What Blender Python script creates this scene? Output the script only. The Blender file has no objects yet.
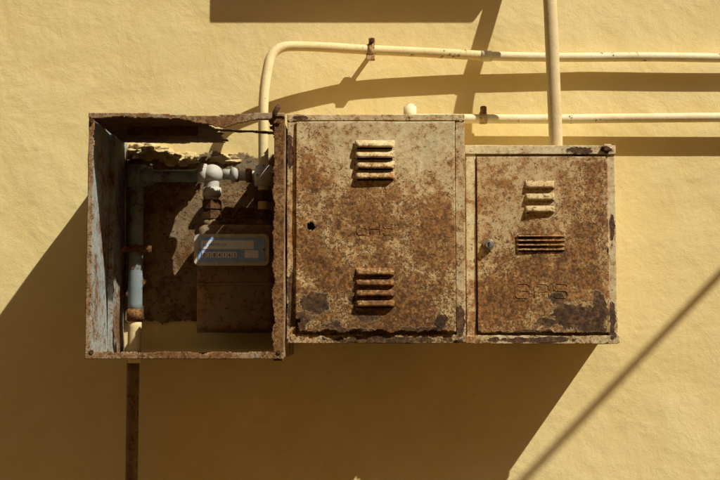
import bpy, bmesh, math, random
from mathutils import Vector, Matrix, noise
random.seed(7)
S=0.0025; F=1175.0; D=2.94; TILT=math.radians(4.0); ZW=1.6
ZC=ZW-D*math.tan(TILT)
scene=bpy.context.scene
col=scene.collection
def P(px,py,d):
    t=TILT
    dr=Vector((0,math.cos(t),math.sin(t)))*F+Vector((1,0,0))*(px-360)+Vector((0,-math.sin(t),math.cos(t)))*(240-py)
    k=(D-d)/dr.y
    return Vector((0,-D,ZC))+dr*k
def PX(px,py,d): return P(px,py,d).x
def PZ(py,d): return P(360,py,d).z

# ---------------------------------------------------------------- materials
class M:
    def __init__(s,name,rough=.8):
        s.m=bpy.data.materials.new(name); s.m.use_nodes=True
        s.nt=s.m.node_tree; s.b=s.nt.nodes['Principled BSDF']
        s.b.inputs['Roughness'].default_value=rough
        s.b.inputs['Specular IOR Level'].default_value=.25
        s.tc=s.nt.nodes.new('ShaderNodeTexCoord').outputs['Object']
    def put(s,sock,v):
        if isinstance(v,bpy.types.NodeSocket): s.nt.links.new(v,sock)
        else: sock.default_value=v
    def noise(s,scale,detail=6,rough=.6,vec=None,dist=0,stretch=None):
        n=s.nt.nodes.new('ShaderNodeTexNoise')
        n.inputs['Scale'].default_value=scale; n.inputs['Detail'].default_value=detail
        n.inputs['Roughness'].default_value=rough; n.inputs['Distortion'].default_value=dist
        v=vec or s.tc
        if stretch:
            v=s.vm('MULTIPLY',v,stretch)
        s.nt.links.new(v,n.inputs['Vector']); return n.outputs['Fac']
    def vm(s,op,a,b):
        n=s.nt.nodes.new('ShaderNodeVectorMath'); n.operation=op
        s.put(n.inputs[0],a)
        if b is not None: s.put(n.inputs[1],b)
        return n.outputs['Value'] if op=='LENGTH' else n.outputs['Vector']
    def ma(s,op,a,b=0.0,c=None):
        n=s.nt.nodes.new('ShaderNodeMath'); n.operation=op
        s.put(n.inputs[0],a); s.put(n.inputs[1],b)
        if c is not None: s.put(n.inputs[2],c)
        return n.outputs[0]
    def mr(s,v,a,b,c=0.0,d=1.0):
        n=s.nt.nodes.new('ShaderNodeMapRange'); n.clamp=True
        s.put(n.inputs['Value'],v)
        for k,x in zip(('From Min','From Max','To Min','To Max'),(a,b,c,d)): n.inputs[k].default_value=x
        return n.outputs[0]
    def mix(s,f,a,b):
        n=s.nt.nodes.new('ShaderNodeMix'); n.data_type='RGBA'
        s.put(n.inputs[0],f)
        s.put(n.inputs[6],a if isinstance(a,bpy.types.NodeSocket) else (*a,1))
        s.put(n.inputs[7],b if isinstance(b,bpy.types.NodeSocket) else (*b,1))
        return n.outputs[2]
    def ramp(s,v,stops):
        n=s.nt.nodes.new('ShaderNodeValToRGB'); e=n.color_ramp.elements
        while len(e)<len(stops): e.new(.5)
        for el,(p,c) in zip(e,stops): el.position=p; el.color=(*c,1)
        s.nt.links.new(v,n.inputs[0]); return n.outputs[0]
    def bump(s,h,dist,strength=1.0,prev=None):
        n=s.nt.nodes.new('ShaderNodeBump'); n.inputs['Distance'].default_value=dist
        n.inputs['Strength'].default_value=strength
        s.nt.links.new(h,n.inputs['Height'])
        if prev: s.nt.links.new(prev,n.inputs['Normal'])
        return n.outputs[0]
    def xyz(s):
        n=s.nt.nodes.new('ShaderNodeSeparateXYZ'); s.nt.links.new(s.tc,n.inputs[0]); return n.outputs
    def out(s,color=None,normal=None,rough=None):
        if color is not None: s.put(s.b.inputs['Base Color'],color if isinstance(color,bpy.types.NodeSocket) else (*color,1))
        if normal is not None: s.nt.links.new(normal,s.b.inputs['Normal'])
        if rough is not None: s.put(s.b.inputs['Roughness'],rough)
        return s.m

def patchfield(m,patches,d):
    """patches: (px,py,rx,ry) measured on the object's own face -> max(1-dist)"""
    cur=None
    k=S*(D-d)/D
    for (px,py,rx,ry) in patches:
        c=P(px,py,d)
        v=m.vm('SUBTRACT',m.tc,(c.x,0,c.z))
        v=m.vm('MULTIPLY',v,(1/(rx*k),0,1/(ry*k)))
        f=m.ma('SUBTRACT',1.0,m.vm('LENGTH',v,None))
        cur=f if cur is None else m.ma('MAXIMUM',cur,f)
    return cur

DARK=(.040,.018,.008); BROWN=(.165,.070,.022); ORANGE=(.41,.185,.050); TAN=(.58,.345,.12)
def rust_mat(name,paint,z=(0,1),bias=(0,0),patches=None,d=0,rustlite=1.0,fine=1.0,bumpk=1.0,rubs=None):
    m=M(name,.85)
    nA=m.noise(7,5,.62,dist=.6); nF=m.noise(26*fine,5,.65); nB=m.noise(85*fine,6,.72); nC=m.noise(300*fine,3,.7)
    nS=m.noise(1,4,.65,stretch=(60,60,6))
    zb=m.mr(m.xyz()[2],z[0],z[1],bias[0],bias[1])
    if rubs: zb=m.ma('ADD',zb,m.mr(patchfield(m,rubs,d),-.7,.6,0,.10))
    f=m.ma('MULTIPLY',nA,.52); f=m.ma('MULTIPLY_ADD',nF,.45,f); f=m.ma('MULTIPLY_ADD',nB,.70,f); f=m.ma('MULTIPLY_ADD',nC,.45,f)
    f=m.ma('ADD',f,zb)                                  # mean 1.06
    speck=m.mr(f,1.085,1.19)
    st=m.ma('MULTIPLY',nA,.50); st=m.ma('MULTIPLY_ADD',nS,.2,st); st=m.ma('MULTIPLY_ADD',nF,.3,st); st=m.ma('MULTIPLY_ADD',nB,.25,st); st=m.ma('ADD',st,zb)
    stain=m.mr(st,.55,.77,0,.92)                        # mean .625
    p2=tuple(c*.80 for c in paint)
    base=m.mix(m.mr(nB,.38,.62),paint,p2)
    tan=m.mix(m.mr(m.ma('MULTIPLY_ADD',nA,.4,m.ma('MULTIPLY',nF,.6)),.38,.60),tuple(x*rustlite for x in TAN),tuple(x*rustlite for x in (.40,.185,.055)))
    c=m.mix(stain,base,tan)
    rc=m.ramp(m.ma('MULTIPLY_ADD',nC,.5,m.ma('MULTIPLY',m.noise(60*fine,5,.75),.5)),[(.35,tuple(x*rustlite for x in DARK)),(.46,tuple(x*rustlite for x in BROWN)),(.56,tuple(x*rustlite for x in ORANGE)),(.68,tuple(x*rustlite*.9 for x in TAN))])
    c=m.mix(m.ma('MULTIPLY',speck,.88),c,rc)
    pit=m.mr(m.ma('ADD',m.noise(150*fine,4,.75),m.ma('MULTIPLY',zb,.65)),.59,.66)
    c=m.mix(m.ma('MULTIPLY',pit,.7),c,tuple(x*1.3 for x in DARK))
    fl=m.mr(m.noise(230*fine,3,.7),.61,.67,0,.42)
    c=m.mix(fl,c,tuple(x*.9 for x in paint) if rustlite>.9 else tuple(x*.6 for x in paint))
    h=m.ma('MULTIPLY',speck,-.4); h=m.ma('ADD',h,m.ma('MULTIPLY',nC,.4)); h=m.ma('ADD',h,nB); h=m.ma('ADD',h,m.ma('MULTIPLY',pit,-.5))
    if patches:
        pf=patchfield(m,patches,d)
        pf=m.ma('ADD',pf,m.ma('MULTIPLY',m.ma('SUBTRACT',m.noise(30,7,.68),.5),2.2))
        pm=m.mr(pf,.28,.31)
        rim=m.ma('MULTIPLY',m.mr(pf,.19,.28),m.ma('SUBTRACT',1.0,pm))
        c=m.mix(m.ma('MULTIPLY',rim,.5),c,paint)
        bare=m.ramp(nB,[(.35,(.040,.021,.011)),(.5,(.095,.050,.024)),(.66,(.22,.115,.045))])
        c=m.mix(pm,c,bare)
        h=m.ma('ADD',h,m.ma('MULTIPLY',pm,-1.8)); h=m.ma('ADD',h,m.ma('MULTIPLY',rim,.8))
    return m.out(c,m.bump(h,.0016*bumpk,.9))

def wall_mat(name,colr,shade,k=1.0):
    m=M(name,.9)
    a=m.noise(2.6,4,.55,dist=.4); b=m.noise(9,6,.6,dist=.4); c_=m.noise(55,6,.65); g=m.noise(380,3,.6)
    v=m.ma('MULTIPLY_ADD',b,.45,m.ma('MULTIPLY',a,.55))
    c=m.mix(m.mr(v,.38,.62),shade,colr)
    c=m.mix(m.mr(c_,.52,.75,0,.35),c,tuple(min(.9,x*1.08) for x in colr))
    c=m.mix(m.mr(g,.58,.72,0,.35),c,tuple(x*.78 for x in shade))
    c=m.mix(m.mr(m.noise(19,7,.75),.65,.72,0,.3),c,tuple(x*.7 for x in shade))
    n=m.bump(a,.022*k,.5); n=m.bump(b,.0062*k,.55,n); n=m.bump(c_,.0016*k,.6,n); n=m.bump(g,.0008*k,.7,n)
    return m.out(c,n)
WALL=wall_mat('yellow_plaster',(.875,.715,.345),(.815,.635,.265))
OCHRE=wall_mat('ochre_plaster',(.42,.26,.09),(.36,.21,.07))
def simple(name,c,rough=.7,var=.7,scale=40,bump=.001,metal=0,c2=None):
    m=M(name,rough); n=m.noise(scale,6,.65)
    c2=c2 or tuple(x*var for x in c)
    m.b.inputs['Metallic'].default_value=metal
    return m.out(m.mix(m.mr(n,.35,.65),c,c2),m.bump(n,bump,.8))
def painted_pipe(name,c,c2,amount=.0,rough=.6):
    m=M(name,rough)
    n=m.noise(45,7,.72); k=m.noise(9,4,.6)
    col_=m.mix(m.mr(m.noise(14,5,.6),.35,.68),c,c2)
    col_=m.mix(m.mr(m.noise(170,3,.7),.55,.68,0,.4),col_,tuple(x*.6 for x in c2))
    f=m.ma('MULTIPLY_ADD',k,.4,m.ma('MULTIPLY',n,.7))
    msk=m.mr(f,.65-amount,.69-amount)
    col_=m.mix(msk,col_,m.mix(m.mr(m.noise(150,4,.7),.4,.6),(.09,.04,.02),(.3,.15,.06)))
    h=m.ma('MULTIPLY_ADD',msk,-.6,n)
    return m.out(col_,m.bump(h,.0014,.9))
PIPE_Y=painted_pipe('yellow_painted_pipe',(.86,.70,.36),(.77,.60,.28),-.01)
PIPE_C=painted_pipe('cream_painted_pipe',(.88,.78,.50),(.80,.67,.37),-.01)
PIPE_T=painted_pipe('tan_painted_pipe',(.78,.63,.35),(.66,.50,.25),.015)
PIPE_G=painted_pipe('grey_galvanised_pipe',(.27,.32,.33),(.16,.20,.20),.05,.5)
PIPE_W=painted_pipe('worn_white_pipe',(.66,.63,.54),(.42,.40,.33),.03)
PIPE_B=painted_pipe('brown_weathered_pipe',(.26,.17,.06),(.17,.10,.035),.08)
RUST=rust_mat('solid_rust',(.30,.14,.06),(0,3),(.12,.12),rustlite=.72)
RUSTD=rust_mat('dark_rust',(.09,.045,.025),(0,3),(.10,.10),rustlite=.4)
LOCK=simple('dull_zinc',(.38,.35,.28),.45,.5,120,.0005,.6)
BLACK=simple('cavity_shade',(.012,.010,.008),.9)  # near-black colour stands in for the shade inside openings

# ---------------------------------------------------------------- mesh helpers
def empty(name,loc):
    e=bpy.data.objects.new(name,None); e.empty_display_size=.1; e.location=loc; col.objects.link(e); return e
def link(o,parent):
    col.objects.link(o)
    if parent is not None:
        o.parent=parent; o.matrix_parent_inverse=Matrix.Translation(-Vector(parent.location))
    return o
def mesh_obj(name,bm,mat,parent,smooth=False):
    me=bpy.data.meshes.new(name); bm.normal_update(); bm.to_mesh(me); bm.free()
    me.materials.append(mat)
    if smooth:
        for p in me.polygons: p.use_smooth=True
    return link(bpy.data.objects.new(name,me),parent)
def box(name,x0,x1,y0,y1,z0,z1,mat,parent,bev=.0015,seg=2,smooth=False):
    bm=bmesh.new(); bmesh.ops.create_cube(bm,size=1)
    for v in bm.verts:
        v.co=Vector(((x0+x1)/2+v.co.x*(x1-x0),(y0+y1)/2+v.co.y*(y1-y0),(z0+z1)/2+v.co.z*(z1-z0)))
    if bev>0: bmesh.ops.bevel(bm,geom=bm.edges[:],offset=bev,segments=seg,profile=.5,affect='EDGES')
    return mesh_obj(name,bm,mat,parent,smooth)
def fbm(p,o=4):
    v=0;a=1
    for i in range(o): v+=a*noise.noise(p); p=p*2.03; a*=.55
    return v
def panel(name,O,U,V,lu,lv,mat,parent,cell=.003,thick=.0025,warp=.0015,wscale=6,keep=None,jit=.25,edge=0.0,smooth=True,bow=0):
    """thin sheet-metal panel; normal U x V; keep(u,v) False = rusted away"""
    nu=max(1,int(round(lu/cell))); nv=max(1,int(round(lv/cell)))
    U=Vector(U).normalized(); V=Vector(V).normalized(); Nn=U.cross(V)
    bm=bmesh.new(); g={}
    for i in range(nu+1):
        for j in range(nv+1):
            u=lu*i/nu; v=lv*j/nv
            p=Vector(O)+U*u+V*v
            w=warp*fbm(p*wscale+Vector((3,9,1)),3)
            uu,vv=u,v
            if edge>0:
                n1=edge*fbm(p*22+Vector((5,0,0)),4)
                if i in(0,nu): uu+=n1
                if j in(0,nv): vv+=edge*fbm(p*22+Vector((0,7,0)),4)
            if jit>0 and 0<i<nu and 0<j<nv and keep:
                uu+=jit*cell*noise.noise(p*900); vv+=jit*cell*noise.noise(p*900+Vector((9,9,9)))
            b=bow*math.sin(math.pi*u/lu)*math.sin(math.pi*v/lv) if bow else 0
            g[i,j]=bm.verts.new(Vector(O)+U*uu+V*vv+Nn*(w+b))
    for i in range(nu):
        for j in range(nv):
            if keep and not keep(lu*(i+.5)/nu,lv*(j+.5)/nv): continue
            bm.faces.new((g[i,j],g[i+1,j],g[i+1,j+1],g[i,j+1]))
    for v in [v for v in bm.verts if not v.link_faces]: bm.verts.remove(v)
    o=mesh_obj(name,bm,mat,parent,smooth)
    if thick>0:
        s=o.modifiers.new('thickness','SOLIDIFY'); s.thickness=thick; s.offset=-1; s.use_even_offset=False
    return o
def fillet(pts,r,n=8):
    out=[pts[0]]
    for i in range(1,len(pts)-1):
        a,b,c=pts[i-1],pts[i],pts[i+1]
        da=(a-b); dc=(c-b); rr=min(r,da.length*.49,dc.length*.49)
        p0=b+da.normalized()*rr; p1=b+dc.normalized()*rr
        for k in range(n+1):
            t=k/n; out.append(p0*(1-t)**2+b*2*t*(1-t)+p1*t*t)
    out.append(pts[-1]); return out
def tube(name,pts,r,mat,parent,fil=.05,n=20,wob=0.0,sub=0,cap=True):
    pts=[Vector(p) for p in pts]; pts=fillet(pts,fil) if len(pts)>2 else pts
    if sub:
        q=[]
        for a,b in zip(pts,pts[1:]):
            k=max(1,int((b-a).length/sub))
            for i in range(k): q.append(a.lerp(b,i/k))
        q.append(pts[-1]); pts=q
    bm=bmesh.new(); rings=[]
    prev=None
    for i,p in enumerate(pts):
        t=(pts[min(i+1,len(pts)-1)]-pts[max(i-1,0)]).normalized()
        if prev is None:
            ref=Vector((0,1,0)) if abs(t.y)<.9 else Vector((1,0,0))
            a=t.cross(ref).normalized()
        else:
            a=(prev-t*prev.dot(t)).normalized()
        prev=a; b=t.cross(a)
        off=Vector((noise.noise(p*3),noise.noise(p*3+Vector((5,5,5))),noise.noise(p*3+Vector((9,1,1)))))*wob
        rings.append([bm.verts.new(p+off+(a*math.cos(2*math.pi*k/n)+b*math.sin(2*math.pi*k/n))*r*(1+.02*noise.noise(p*30))) for k in range(n)])
    for A,B in zip(rings,rings[1:]):
        for k in range(n): bm.faces.new((A[k],A[(k+1)%n],B[(k+1)%n],B[k]))
    if cap: bm.faces.new(rings[0][::-1]); bm.faces.new(rings[-1])
    return mesh_obj(name,bm,mat,parent,True)
def ring(name,c,axis,r,h,mat,parent,n=24,bev=.0015):
    c=Vector(c); ax=Vector(axis).normalized()
    bm=bmesh.new()
    bmesh.ops.create_cone(bm,cap_ends=True,segments=n,radius1=r,radius2=r,depth=h)
    if bev: bmesh.ops.bevel(bm,geom=[e for e in bm.edges if abs(e.verts[0].co.z-e.verts[1].co.z)<1e-6],offset=bev,segments=2,affect='EDGES')
    q=Vector((0,0,1)).rotation_difference(ax).to_matrix().to_4x4()
    bmesh.ops.transform(bm,matrix=Matrix.Translation(c)@q,verts=bm.verts)
    o=mesh_obj(name,bm,mat,parent,False)
    for p in o.data.polygons: p.use_smooth=len(p.vertices)==4 and n>8
    return o
def louver(name,x0,x1,zt,zb,y,prot,mat,parent):
    bm=bmesh.new(); nu=24; nv=10; g={}
    for i in range(nu+1):
        u=i/nu; e=min(u,1-u)/.10; e=min(1,e); e=math.sin(e*math.pi/2)**.7
        for j in range(nv+1):
            v=j/nv
            if v<.85: pr=prot*math.sin(v/.85*math.pi/2)**1.1
            else: pr=prot*(1-.25*((v-.85)/.15))
            zz=zt+(zb-zt)*v
            g[i,j]=bm.verts.new((x0+(x1-x0)*u,y-pr*e-.0006,zz+.0008*noise.noise(Vector((u*6,zt*50,v)))))
    for i in range(nu):
        for j in range(nv):
            bm.faces.new((g[i,j],g[i,j+1],g[i+1,j+1],g[i+1,j]))
    o=mesh_obj(name,bm,mat,parent,True)
    s=o.modifiers.new('t','SOLIDIFY'); s.thickness=.0012; s.offset=-1
    box(name+'_slot_shade',x0+.005,x1-.005,y-.0009,y+.001,zb-.003,zb+.006,BLACK,parent,0)  # black strip painted as the shade under the louver lip
LET={'G':[[(1,.8),(.85,1),(.15,1),(0,.85),(0,.15),(.15,0),(.85,0),(1,.15),(1,.5),(.5,.5)]],
'A':[[(0,0),(0,.8),(.2,1),(.8,1),(1,.8),(1,0)],[(0,.45),(1,.45)]],
'S':[[(1,.85),(.85,1),(.15,1),(0,.85),(0,.65),(.15,.5),(.85,.5),(1,.35),(1,.15),(.85,0),(.15,0),(0,.15)]]}
def gas_letters(x0,z0,w,h,y,r,mat,parent):
    lw=w*.27; gap=(w-3*lw)/2
    for k,ch in enumerate('GAS'):
        for q,st in enumerate(LET[ch]):
            tube('letter_%s_%d'%(ch,q),[(x0+k*(lw+gap)+a*lw,y,z0+b*h) for a,b in st],r,mat,parent,fil=.002,n=8)
def screw(x,y,z,mat,parent,r=.0045):
    ring('screw',(x,y,z),(0,1,0),r,.003,mat,parent,12,.0008)

# ---------------------------------------------------------------- house wall, window above
house=empty('plaster_house',(0,.2,0))
box('wall',-9,9,0,.35,0,7.5,WALL,house,0)
STONE=simple('limestone',(.45,.36,.22),.9,.75,30,.003)
WOODG=simple('green_shutter_paint',(.05,.10,.07),.6,.7,60,.001)
ux0=PX(272,240,0)+.0; ux1=PX(540,240,0)
sz=PZ(-65,0)
box('window_sill',ux0,ux1,-.125,-.001,sz,sz+.07,STONE,house,.006)
box('window_recess',ux0+.04,ux1-.04,-.02,-.001,sz+.071,sz+1.35,STONE,house,.003)
for k in (0,1):
    xa=ux0+.05+k*((ux1-ux0-.1)/2); xb=xa+(ux1-ux0-.1)/2-.006
    box('shutter_%d'%k,xa,xb,-.055,-.022,sz+.08,sz+1.34,WOODG,house,.003)
    for q in range(26):
        zz=sz+.14+q*.045
        box('slat_%d_%d'%(k,q),xa+.04,xb-.04,-.066,-.0555,zz,zz+.03,WOODG,house,.002)
box('plinth',-9,9,-.03,-.001,0,.35,STONE,house,.006)
# opposite house
opp=empty('townhouse',(0,-5.4,0))
box('wall',-9,9,-5.8,-5.4,0,7.6,OCHRE,opp,0)
for k,xx in enumerate((-6,-2.6,1.2,5)):
    for z0 in (1.1,3.9):
        if z0<2 and k==2: continue
        box('window_frame_%d_%d'%(k,int(z0)),xx-.55,xx+.55,-5.398,-5.34,z0,z0+1.5,STONE,opp,.01)
        box('window_shutter_%d_%d'%(k,int(z0)),xx-.45,xx+.45,-5.338,-5.30,z0+.1,z0+1.4,WOODG,opp,.005)
box('door',.7,1.7,-5.398,-5.33,0.01,2.2,WOODG,opp,.01)
box('roof_cornice',-9,9,-5.398,-5.2,7.3,7.55,STONE,opp,.02)
# ground
def ground_mat():
    m=M('street_paving',.9)
    v=m.nt.nodes.new('ShaderNodeTexBrick'); v.inputs['Scale'].default_value=2.2
    m.nt.links.new(m.tc,v.inputs['Vector'])
    v.inputs['Color1'].default_value=(.25,.17,.075,1); v.inputs['Color2'].default_value=(.20,.13,.055,1); v.inputs['Mortar'].default_value=(.12,.085,.04,1)
    v.inputs['Mortar Size'].default_value=.012
    c=m.mix(m.mr(m.noise(9,5,.65),.3,.7,0,.5),v.outputs['Color'],(.18,.12,.055))
    return m.out(c,m.bump(m.noise(30,4,.6),.004))
bm=bmesh.new(); 
for x,y in ((-300,-300),(300,-300),(300,300),(-300,300)): bm.verts.new((x,y,0))
bm.faces.new(bm.verts[:]); mesh_obj('street_paving',bm,ground_mat(),None)

# ---------------------------------------------------------------- open cabinet (left)
dL=.40
A=empty('gas_meter_cabinet',(PX(186,240,dL),-.2,PZ(236,dL)))
xl=PX(87,236,dL); xr=PX(284,236,dL); zb=PZ(359,dL); zt=PZ(115,dL)
W=xr-xl; H=zt-zb
INNER=rust_mat('pale_blue_grey_paint',(.36,.41,.39),(zb,zt),(.05,-.04),d=.3,rustlite=.55,fine=.6)
FRAME=rust_mat('rusty_frame',(.42,.33,.23),(zb,zt),(.07,.03),rustlite=.72)
BACK=rust_mat('rusted_back_sheet',(.30,.22,.13),(zb,zt),(.03,.03),rustlite=.58,fine=.6,bumpk=2.5)
panel('side_sheet',(xl+.003,-dL+.003,zb),(0,1,0),(0,0,1),dL-.004,H,INNER,A,.005,.002,.004,5)
panel('side_sheet_right',(xr-.003,-.004,zb),(0,-1,0),(0,0,1),dL-.01,H-.012,FRAME,A,.006,.002,.002,5)
panel('floor_sheet',(xl+.004,-dL+.004,zb+.003),(1,0,0),(0,1,0),W-.01,dL-.01,FRAME,A,.006,.002,.002,5)
# roof sheet: right part rusted away
uh=PX(205,120,dL)-xl; uh2=PX(266,120,dL)-xl
def keepT(u,v):
    e=.018*fbm(Vector((u*25,v*25,4)),4)
    if v>dL-.040+e and u<uh: return False          # gap along the wall
    if u>uh+e and u<uh2+e*.5 and v>.02+e: 
        return abs(v-.16-(u-uh)*.3+e*.6)<.012
    return True
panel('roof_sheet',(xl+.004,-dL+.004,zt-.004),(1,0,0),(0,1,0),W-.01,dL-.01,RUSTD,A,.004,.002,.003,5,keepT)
k=S*(D-dL)/D
panel('stile_left',(xl,-dL-.001,zb),(1,0,0),(0,0,1),6*k,H,FRAME,A,.002,.004,.002,6,edge=.0012,
      keep=lambda u,v: u<5.2*k+1.6*k*fbm(Vector((1,v*30,3)),4))
panel('stile_right',(xr-13*k,-dL-.001,zb-.004),(1,0,0),(0,0,1),13*k,H+.008,RUST,A,.002,.004,.003,6,edge=.0015,
      keep=lambda u,v: u>2.2*k+3*k*fbm(Vector((1,v*26,9)),4) )
panel('rail_bottom',(xl,-dL-.0035,zb),(1,0,0),(0,0,1),W,8*k,FRAME,A,.002,.004,.002,6,edge=.0012,
      keep=lambda u,v: v<6.6*k+2.2*k*fbm(Vector((u*26,1,3)),4))
def keepRT(u,v):
    t=u/W
    dep=(4.5+7*math.exp(-((t-.70)/.14)**2)+3*fbm(Vector((u*22,2,3)),4))*k
    top=(2.8*math.exp(-((t-.58)/.2)**2))*k
    return (15*k-v)<dep+top and (15*k-v)>top
panel('rail_top',(xl,-dL-.0035,zt-13*k),(1,0,0),(0,0,1),W,15*k,FRAME,A,.002,.004,.004,6,keep=keepRT)
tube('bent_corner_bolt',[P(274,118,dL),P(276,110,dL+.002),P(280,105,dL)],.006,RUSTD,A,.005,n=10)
for (qx,qy) in ((92,121),(92,352),(279,122),(279,352)):
    q=P(qx,qy,dL); screw(q.x,-dL-.004,q.z,RUSTD,A,.005)
q0=P(128,131,.27); q1=P(198,132,.27)
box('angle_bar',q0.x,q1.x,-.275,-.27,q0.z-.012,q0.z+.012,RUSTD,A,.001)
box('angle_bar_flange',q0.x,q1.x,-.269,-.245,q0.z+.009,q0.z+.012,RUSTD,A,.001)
box('inner_stop',xl+.004,xl+.016,-.20,-.196,zb+.01,zt-.01,INNER,A,.001)
# back sheet
bx0=xl+.006; bx1=PX(292,240,.01); bz0=PZ(326,.01); bz1=PZ(148,.01)
bw=bx1-bx0; bh=bz1-bz0
def keepB(u,v):
    e=fbm(Vector((u*14,v*14,1)),4)
    return v>.012+.012*e and v<bh-.016-.026*fbm(Vector((u*11,4,1)),4)
panel('back_sheet',(bx0,-.012,bz0),(1,0,0),(0,0,1),bw,bh,BACK,A,.004,.003,.006,9,keepB)
mort=wall_mat('broken_mortar',(.78,.62,.31),(.48,.34,.15),2.0)
def lump(name,px,py,rx,ry,h,mat,parent,seed):
    c=P(px,py,.0); bm=bmesh.new(); bmesh.ops.create_icosphere(bm,subdivisions=5,radius=1)
    for v in bm.verts:
        n=1+.4*fbm(v.co*1.8+Vector((seed,0,0)),6)
        v.co=Vector((c.x+v.co.x*rx*S*n,c.y-max(-.02,v.co.y*-h*n)*1.0,c.z+v.co.z*ry*S*n))
    mesh_obj(name,bm,mat,parent,True)
lump('mortar_0',150,152,22,9,.03,mort,A,1)
lump('mortar_1',182,160,19,8,.024,mort,A,5)
lump('mortar_2',225,160,20,6,.02,mort,A,9)

# ---------------------------------------------------------------- gas meter in open cabinet
G=empty('gas_meter',P(234,275,.12))
METER=rust_mat('meter_brown_paint',(.26,.19,.12),(zb,zt),(.0,.02),rustlite=.6,fine=.8)
dm=.17
mx0=PX(196,280,dm); mx1=PX(276,280,dm); mz0=PZ(331,dm); mz1=PZ(224,dm)
box('body_front',mx0,mx1,-dm,-.115,mz0,mz1,METER,G,.02,6,True)
box('body_seam',mx0-.005,mx1+.005,-.113,-.105,mz0-.005,mz1+.005,METER,G,.002,2)
box('body_rear',mx0,mx1,-.103,-.035,mz0,mz1,METER,G,.014,4,True)
zs=PZ(284,dm)
box('body_rib',mx0+.004,mx1-.004,-dm-.004,-dm+.004,zs-.003,zs+.003,METER,G,.002,2)
di=.20
CREAMP=simple('index_housing',(.66,.61,.48),.5,.65,60,.0008)
BLUE=simple('blue_index_plate',(.24,.40,.80),.35,.75,50,.0002,c2=(.34,.51,.84))
WHITE=simple('white_index_strip',(.88,.88,.88),.4,.92,60,.0002)
ix0=PX(194,250,di); ix1=PX(269,250,di); iz0=PZ(265.5,di); iz1=PZ(234,di)
box('index_back',ix0+.006,ix1-.006,-di+.012,-dm+.002,iz0+.004,iz1-.004,METER,G,.004,3)
def rrect(x0,x1,z0,z1,r,y,n=6):
    pts=[]
    for cx,cz,a0 in ((x1-r,z1-r,0),(x0+r,z1-r,90),(x0+r,z0+r,180),(x1-r,z0+r,270)):
        for i in range(n+1):
            a=math.radians(a0+90*i/n); pts.append(Vector((cx+r*math.cos(a),y,cz+r*math.sin(a))))
    return pts
def rplate(name,x0,x1,z0,z1,r,ya,yb,mat,parent):
    bm=bmesh.new(); a=[bm.verts.new(p) for p in rrect(x0,x1,z0,z1,r,ya)]; b=[bm.verts.new(p) for p in rrect(x0,x1,z0,z1,r,yb)]
    bm.faces.new(a); bm.faces.new(b[::-1])
    for i in range(len(a)): bm.faces.new((a[i],b[i],b[(i+1)%len(a)],a[(i+1)%len(a)]))
    bmesh.ops.recalc_face_normals(bm,faces=bm.faces[:])
    return mesh_obj(name,bm,mat,parent)
rplate('index_housing',ix0,ix1,iz0,iz1,.012,-di,-di+.012,CREAMP,G)
pr=rrect(ix0+.004,ix1-.004,iz0+.004,iz1-.004,.010,-di-.001)
tube('index_rim',pr+[pr[0]],.0032,CREAMP,G,.0,n=10)
rplate('index_plate',ix0+.010,ix1-.010,iz0+.008,iz1-.008,.004,-di-.0015,-di+.001,BLUE,G)
iw=ix1-ix0; ih=iz1-iz0
rplate('index_window',ix0+.018,ix0+iw*.60,iz0+ih*.22,iz0+ih*.46,.001,-di-.0025,-di-.001,BLUE,G)
rplate('index_scale_plate',ix0+.016,ix0+iw*.80,iz0+ih*.52,iz0+ih*.80,.001,-di-.0025,-di-.001,simple('pale_index_plate',(.80,.85,.90),.4,.88,80,.0002),G)
def text(s,x,z,size,y,mat,parent,name):
    cu=bpy.data.curves.new(name,'FONT'); cu.body=s; cu.size=size; cu.extrude=.0002
    o=bpy.data.objects.new(name,cu); col.objects.link(o)
    bpy.context.view_layer.update()
    me=bpy.data.meshes.new_from_object(o.evaluated_get(bpy.context.evaluated_depsgraph_get()))
    bpy.data.objects.remove(o)
    me.transform(Matrix.Translation((x,y,z))@Matrix.Rotation(math.pi/2,4,'X')); me.materials.clear(); me.materials.append(mat)
    return link(bpy.data.objects.new(name,me),parent)
INK=simple('index_ink',(.04,.06,.14),.5)
for i,chh in enumerate('0284163'):
    xx=ix0+.021+i*.0118
    rplate('index_drum_%d'%i,xx-.0012,xx+.0088,iz0+ih*.25,iz0+ih*.43,.0008,-di-.0036,-di-.0026,WHITE,G)
    text(chh,xx+.0006,iz0+ih*.275,.0125,-di-.0042,INK,G,'index_digit_%d'%i)
text('m3  METER  G4',ix0+.020,iz0+ih*.62,.0085,-di-.0032,BLUE,G,'index_print')
rplate('index_label',ix0+iw*.68,ix0+iw*.86,iz0+ih*.24,iz0+ih*.48,.001,-di-.0024,-di-.001,WHITE,G)
for q in (.075,.935):
    ring('index_screw',(ix0+iw*q,-di-.002,iz0+ih*.5),(0,1,0),.003,.003,LOCK,G,10,.0005)
dn=.12
n1=PX(212,200,dn); n2=PX(263,200,dn)
for nm,nx in (('inlet_boss',n1),('outlet_boss',n2)):
    ring(nm,(nx,-dn,mz1+.004),(0,0,1),.021,.02,METER,G)
    ring(nm+'_union_nut',(nx,-dn,mz1+.026),(0,0,1),.024,.024,RUSTD,G,6,.002)
box('name_plate',PX(222,212,dn),PX(254,212,dn),-dn-.012,-dn-.008,PZ(219,dn),PZ(208,dn),RUSTD,G,.001)

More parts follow.
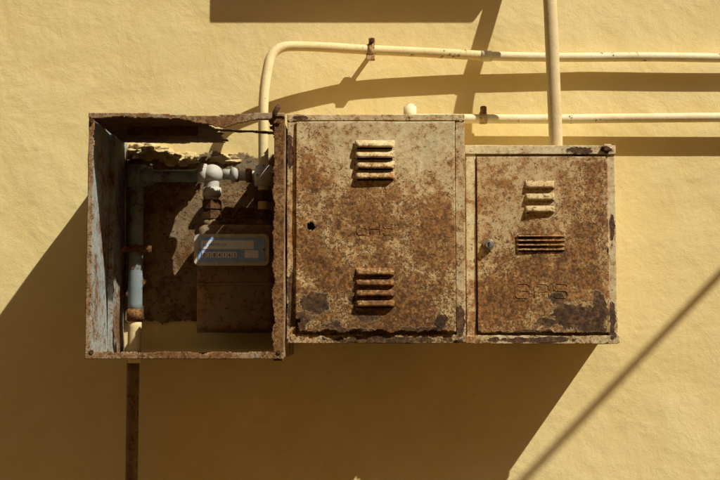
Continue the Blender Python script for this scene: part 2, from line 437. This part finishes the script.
# internal pipework
I=empty('gas_riser_pipe',P(135,260,.06))
dp=.065
vx=PX(136,240,dp)
zj=PZ(176,dp)
tube('riser',[(vx,-dp,PZ(312,dp)),(vx,-dp,zj+.02)],.0175,PIPE_G,I,sub=.02)
tube('riser_lower',[(vx,-dp,PZ(318,dp)),(vx-.001,-dp,zb-.02)],.0165,PIPE_T,I,sub=.02)
tube('riser_below',[(vx-.002,-dp,zb-.012),(PX(131,480,dp),-dp,.02)],.015,PIPE_B,I,sub=.03,wob=.002)
ring('riser_coupling',(vx,-dp,PZ(315,dp)),(0,0,1),.020,.03,RUST,I)
ring('riser_tee',(vx,-dp,zj),(0,0,1),.024,.055,PIPE_G,I)
ring('riser_tee_cap',(vx,-dp,zj+.034),(0,0,1),.020,.012,RUSTD,I)
ring('riser_tee_branch',(vx+.025,-dp,zj),(1,0,0),.023,.03,PIPE_G,I)
ring('riser_clamp',(vx,-dp,PZ(249,dp)),(0,0,1),.0215,.016,RUST,I)
box('riser_clamp_ear',vx+.018,vx+.038,-dp-.004,-dp+.004,PZ(249,dp)-.008,PZ(249,dp)+.008,RUST,I,.001)
box('riser_clamp_ear_left',vx-.038,vx-.018,-dp-.004,-dp+.004,PZ(249,dp)-.008,PZ(249,dp)+.008,RUST,I,.001)
screw(vx+.03,-dp-.006,PZ(249,dp),RUSTD,I)
tube('branch',[(vx+.02,-dp,zj),(PX(196,175,dp),-dp,zj),(PX(204,175,.11),-dn,zj+.0)],.0155,PIPE_G,I,.03,sub=.02)
tube('elbow',[(PX(200,175,dn),-dn,zj),(n1,-dn,zj+.002),(n1,-dn,mz1+.03)],.017,PIPE_W,I,.03,sub=.01)
ring('elbow_collar',(PX(203,175,dn),-dn,zj),(1,0,0),.023,.02,PIPE_W,I)
bmv=bmesh.new(); bmesh.ops.create_uvsphere(bmv,u_segments=24,v_segments=16,radius=.0255)
for v in bmv.verts: v.co.z*=.92
bmesh.ops.translate(bmv,vec=(n1,-dn,zj-.002),verts=bmv.verts); mesh_obj('elbow_body',bmv,PIPE_W,I,True)
ring('elbow_nut',(n1,-dn,PZ(205,dn)),(0,0,1),.025,.024,RUSTD,I,6,.002)
ring('valve_body',(n1,-dn,PZ(192,dn)),(0,0,1),.022,.022,PIPE_W,I)
tube('support_bar',[(n1+.02,-.07,zj+.004),(n2-.005,-.07,zj-.002)],.013,PIPE_W,I,sub=.02)
ring('support_collar',(n1+.05,-.07,zj+.003),(1,0,0),.019,.018,PIPE_W,I)
ring('support_collar_b',(n1+.085,-.07,zj+.001),(1,0,0),.018,.016,RUST,I)

# ---------------------------------------------------------------- outside pipes
T1=empty('gas_supply_pipe',P(400,56,.04))
tube('pipe_right_run',[P(1500,60,.03),P(760,58,.03),P(600,57,.03),P(484,56,.034)],.0115,PIPE_C,T1,.02,sub=.03,wob=.003)
tube('pipe_left_run',[P(488,56,.034),P(372,50,.05),P(310,46,.075),P(272,46,.10),P(263,92,.118),Vector((n2,-dn,PZ(160,dn))),Vector((n2,-dn,mz1+.03))],.0122,PIPE_Y,T1,.06,sub=.02,wob=.0015)
ring('pipe_joint',P(486,56,.034),(1,0,0),.0138,.03,PIPE_C,T1)
ring('pipe_socket',(n2,-dn,PZ(176,dn)),(0,0,1),.021,.05,PIPE_W,T1)
ring('pipe_socket_nut',(n2,-dn,PZ(196,dn)),(0,0,1),.024,.026,RUSTD,T1,6,.002)
cb=P(371,50,.05)
CLM=rust_mat('clamp_paint_rust',(.66,.48,.24),(0,3),(.03,.03),rustlite=.9)
ring('clamp_band',cb,(1,-.05,0),.0160,.018,CLM,T1)
box('clamp_bolt_plate',cb.x-.006,cb.x+.010,-.058,-.046,cb.z+.012,cb.z+.030,CLM,T1,.002)
box('clamp_bracket',cb.x-.005,cb.x+.005,-.045,-.001,cb.z-.004,cb.z+.004,CLM,T1,.001)
box('clamp_foot',cb.x-.012,cb.x+.010,-.060,-.046,cb.z-.027,cb.z-.012,CLM,T1,.002)
ring('clamp_bolt',(cb.x+.002,-.062,cb.z+.022),(0,1,0),.006,.01,RUSTD,T1,6,.0008)
T2=empty('gas_service_pipe',P(600,118,.035))
tube('pipe_run',[P(380,119,.035),P(480,119,.035),P(600,118,.035),P(1500,116,.035)],.0118,PIPE_C,T2,.02,sub=.03,wob=.003)
ring('pipe_clamp',P(483,118,.035),(1,0,0),.0155,.018,CLM,T2)
c=P(483,111,.035); ring('pipe_clamp_bolt',(c.x,-.045,c.z+.002),(0,0,1),.008,.016,RUST,T2,8)
c=P(410,112,.12); ring('pipe_plug',(c.x,-.12,c.z-.006),(0,0,1),.0155,.05,PIPE_C,T2,20,.006)
tube('plug_stub',[(c.x,-.12,c.z-.02),(c.x,-.12,c.z-.11),(c.x,-.035,c.z-.11)],.011,PIPE_C,T2,.02)
dR=.185
T3=empty('gas_drop_pipe',P(552,60,.15))
b0=P(556,150,.145)
tube('pipe',[Vector((b0.x,-.140,PZ(160,.14))),P(556,140,.145),P(551,20,.155),P(549,-20,.15),P(547,-75,.095),P(546,-130,.05),P(545,-900,.035)],.0165,PIPE_T,T3,.08,sub=.03,wob=.001)

# overhead cable crossing the street
def wp(px,py):
    return Vector(((px-360)*S,0,ZW+(240-py)*S))
a0=wp(1320,-340); bsh=wp(480,521); L=Vector((-.53,.4,-.745)).normalized()
bb=bsh-L*(1.3/L.y)
dirc=(bb-a0)/1.3
CAB=simple('cable_rubber',(.03,.03,.03),.6)
KC=empty('overhead_cable',a0)
tube('cable',[a0,a0+dirc*5.4],.010,CAB,KC,n=12)
box('wall_anchor',a0.x-.04,a0.x+.04,-.03,-.001,a0.z-.04,a0.z+.04,RUSTD,KC,.004)

# ---------------------------------------------------------------- closed cabinet (middle)
dM=.335
B=empty('gas_meter_cabinet.001',P(375,230,dM/2))
kM=S*(D-dM)/D
bx0=PX(287,230,dM); bx1=PX(465,230,dM); bz0=PZ(343,dM); bz1=PZ(115,dM)
PAINT=(.74,.60,.33)
rubsM=[(360,215,70,45),(330,290,55,50),(400,290,65,50),(310,210,20,120),(375,325,100,20),(430,250,30,60)]
DOORM=rust_mat('tan_paint_rusting',PAINT,(bz0,bz1),(.105,-.055),
  patches=[(314,305,22,16),(303,318,20,12),(366,317,16,9),(345,331,40,5),(420,331,30,5),(441,321,9,8),(352,299,7,5),(332,325,16,7)],d=dM,rubs=rubsM)
FRM=rust_mat('tan_frame_rusting',(.70,.55,.31),(bz0,bz1),(.06,-.01),
  patches=[(459,325,8,22),(291,300,6,40),(380,340,90,6),(290,150,4,25),(300,118,10,3)],d=dM)
box('carcass',bx0+.002,bx1-.002,-dM+.012,-.002,bz0+.002,bz1-.002,FRM,B,.003)
panel('stile_left',(bx0,-dM-.001,bz0),(1,0,0),(0,0,1),9*kM,bz1-bz0,FRM,B,.002,.010,.0015,6,edge=.001,keep=lambda u,v:u>.8*kM*fbm(Vector((1,v*30,3)),4))
panel('stile_right',(bx1-9.5*kM,-dM-.001,bz0),(1,0,0),(0,0,1),9.5*kM,bz1-bz0,FRM,B,.002,.010,.0015,6,edge=.001)
panel('rail_top',(bx0,-dM-.003,bz1-6*kM),(1,0,0),(0,0,1),bx1-bx0,6.5*kM,FRM,B,.002,.012,.0015,6,edge=.001)
panel('rail_bottom',(bx0,-dM-.003,bz0-.001),(1,0,0),(0,0,1),bx1-bx0,8.5*kM,FRM,B,.002,.012,.0015,6,edge=.0015,keep=lambda u,v:v>1.5*kM*fbm(Vector((u*30,1,3)),4))
dx0=PX(296,230,dM); dx1=PX(455,230,dM); dz0=PZ(333,dM); dz1=PZ(122,dM)
yM=-dM-.008
def keepDM(u,v):
    e=fbm(Vector((u*35,v*35,6)),4)
    if v<.0035+.0045*e: return False
    if (u<.012+.012*e) and v<.03: return False
    if math.hypot(u-(PX(311,227,dM)-dx0),v-(PZ(227,dM)-dz0))<.0085*(1+.4*e): return False
    return True
panel('door',(dx0,yM,dz0),(1,0,0),(0,0,1),dx1-dx0,dz1-dz0,DOORM,B,.0025,.003,.006,4,keepDM,jit=.5,bow=.003)
box('door_gap_shade',dx0+.003,dx1-.003,yM+.008,-dM+.011,dz0+.008,dz1-.003,BLACK,B,0)  # black block, its colour stands in for the shade behind the door
yl=yM-.0035
for i in range(4):
    zt_=PZ(141+i*10.4,dM); zb_=PZ(141+i*10.4+7.6,dM)
    louver('louver_top_%d'%i,PX(355+(1 if i==2 else 0),160,dM),PX(394.5,160,dM),zt_,zb_,yl,.0115,DOORM,B)
    zt_=PZ(268+i*10.4,dM); zb_=PZ(268+i*10.4+7.6,dM)
    louver('louver_low_%d'%i,PX(355,290,dM),PX(394.5,290,dM),zt_,zb_,yl,.0105,DOORM,B)
gas_letters(PX(357,230,dM),PZ(235,dM),36*kM,13*kM,yM-.0020,.0006,DOORM,B)
c=P(311,227,dM); tube('lock_rim',[Vector((c.x+.0095*math.cos(a*math.pi/8),yM-.003,c.z+.0095*math.sin(a*math.pi/8))) for a in range(17)],.0018,RUSTD,B,0,n=8)
for qx,qy in ((460,121),(460,335),(291,121),(291,335),(460,228)):
    q=P(qx,qy,dM); screw(q.x,-dM-.012,q.z,FRM,B)

# ---------------------------------------------------------------- closed cabinet (right)
C_=empty('gas_meter_cabinet.002',P(543,245,dR/2))
kR=S*(D-dR)/D
cx0=PX(466,240,dR); cx1=PX(616,240,dR); cz0=PZ(343.5,dR); cz1=PZ(146,dR)
DOORR=rust_mat('brown_tan_paint_rusting',(.64,.51,.28),(cz0,cz1),(.08,.005),
  patches=[(572,315,32,16),(592,320,24,18),(556,299,11,9),(598,304,9,15),(530,332,26,4),(548,322,14,6)],d=dR,
  rubs=[(540,270,60,35),(500,300,40,50),(590,220,30,70)])
FRR=rust_mat('cream_frame_rusting',(.76,.63,.36),(cz0,cz1),(.04,-.06),
  patches=[(578,151,18,6),(606,150,8,5),(612,320,6,25),(540,340,60,4),(612,230,4,20)],d=dR)
box('carcass',cx0+.002,cx1-.002,-dR+.012,-.002,cz0+.002,cz1-.002,FRR,C_,.003)
box('light_leak_filler',bx1-.0015,cx0+.0035,-dR+.003,-.0025,cz0+.001,cz1-.004,FRR,C_,0)  # filler added to stop sunlight leaking between the two cabinets
panel('stile_left',(cx0,-dR-.001,cz0),(1,0,0),(0,0,1),10*kR,cz1-cz0,FRR,C_,.002,.010,.001,6,edge=.0008)
panel('stile_right',(cx1-9*kR,-dR-.001,cz0),(1,0,0),(0,0,1),9*kR,cz1-cz0,FRR,C_,.002,.010,.001,6,edge=.001)
panel('rail_top',(cx0-.002,-dR-.004,cz1-8.5*kR),(1,0,0),(0,0,1),cx1-cx0+.003,9*kR,FRR,C_,.002,.012,.001,6,edge=.001)
panel('rail_bottom',(cx0-.002,-dR-.004,cz0-.001),(1,0,0),(0,0,1),cx1-cx0+.006,8.5*kR,FRR,C_,.002,.012,.002,6,edge=.001,keep=lambda u,v:v>1.5*kR*fbm(Vector((u*30,1,5)),4))
ex0=PX(477,245,dR); ex1=PX(608,245,dR); ez0=PZ(334,dR); ez1=PZ(157,dR); yR=-dR-.007
def keepDR(u,v):
    e=fbm(Vector((u*35,v*35,11)),4)
    return v>.003+.003*e
panel('door',(ex0,yR,ez0),(1,0,0),(0,0,1),ex1-ex0,ez1-ez0,DOORR,C_,.0025,.003,.005,4,keepDR,jit=.5,bow=.002)
box('door_gap_shade',ex0+.003,ex1-.003,yR+.007,-dR+.011,ez0+.008,ez1-.003,BLACK,C_,0)  # black block coloured as the shade behind this door
for i in range(3):
    louver('louver_%d'%i,PX(524,200,dR),PX(554,200,dR),PZ(181+i*12,dR),PZ(181+i*12+8,dR),yR-.0025,.011,DOORR,C_)
for i in range(4):
    z_=PZ(237.5+i*4.5,dR)
    louver('slit_%d'%i,PX(516,244,dR),PX(565,244,dR),z_+.0055,z_+.0008,yR-.0025,.0045,DOORR,C_)
    box('slit_shade_%d'%i,PX(518,244,dR),PX(563,244,dR),yR-.0032,yR-.001,z_-.0022,z_+.0014,BLACK,C_,0)  # solid black strip in place of the shade inside the slit
gas_letters(PX(515,291,dR),PZ(298,dR),52*kR,14*kR,yR-.0018,.0012,DOORR,C_)
c=P(488,245,dR)
ring('lock_plate',(c.x,yR-.004,c.z),(0,1,0),.0130,.004,LOCK,C_,24,.001)
ring('lock_barrel',(c.x,yR-.009,c.z),(0,1,0),.0085,.010,LOCK,C_,24,.001)
box('lock_keyway',c.x-.0012,c.x+.0012,yR-.0155,yR-.013,c.z-.005,c.z+.005,BLACK,C_,0)
for qx,qy in ((471,151),(611,151),(471,338),(611,338),(612,245)):
    q=P(qx,qy,dR); screw(q.x,-dR-.0135,q.z,FRR,C_)
q=P(606,149,dR); box('hinge_tab',q.x-.008,q.x+.010,-dR-.014,-dR-.006,q.z-.006,q.z+.010,FRR,C_,.002)

# ---------------------------------------------------------------- light, world, camera
sl=bpy.data.lights.new('sun','SUN'); sl.energy=5.0; sl.angle=math.radians(.5); sl.color=(1,.965,.86)
so=bpy.data.objects.new('sun',sl); so.rotation_euler=L.to_track_quat('-Z','Y').to_euler(); so.location=(3,-3,6); col.objects.link(so)
w=bpy.data.worlds.new('World'); scene.world=w; w.use_nodes=True
sk=w.node_tree.nodes.new('ShaderNodeTexSky'); sk.sky_type='NISHITA'; sk.sun_disc=False
sk.sun_elevation=math.asin(-L.z); sk.sun_rotation=math.atan2(-L.x,-L.y)
sk.air_density=1.0; sk.dust_density=3; sk.ozone_density=.5
bg=w.node_tree.nodes['Background']; bg.inputs['Strength'].default_value=.05
w.node_tree.links.new(sk.outputs[0],bg.inputs['Color'])
cd=bpy.data.cameras.new('camera'); cd.lens=36*F/720; cd.sensor_width=36; cd.clip_end=1000; cd.clip_start=.05
co=bpy.data.objects.new('camera',cd); co.location=(0,-D,ZC); co.rotation_euler=(math.pi/2+TILT,0,0); col.objects.link(co)
scene.camera=co
scene.view_settings.view_transform='Standard'; scene.view_settings.look='None'; scene.view_settings.exposure=0
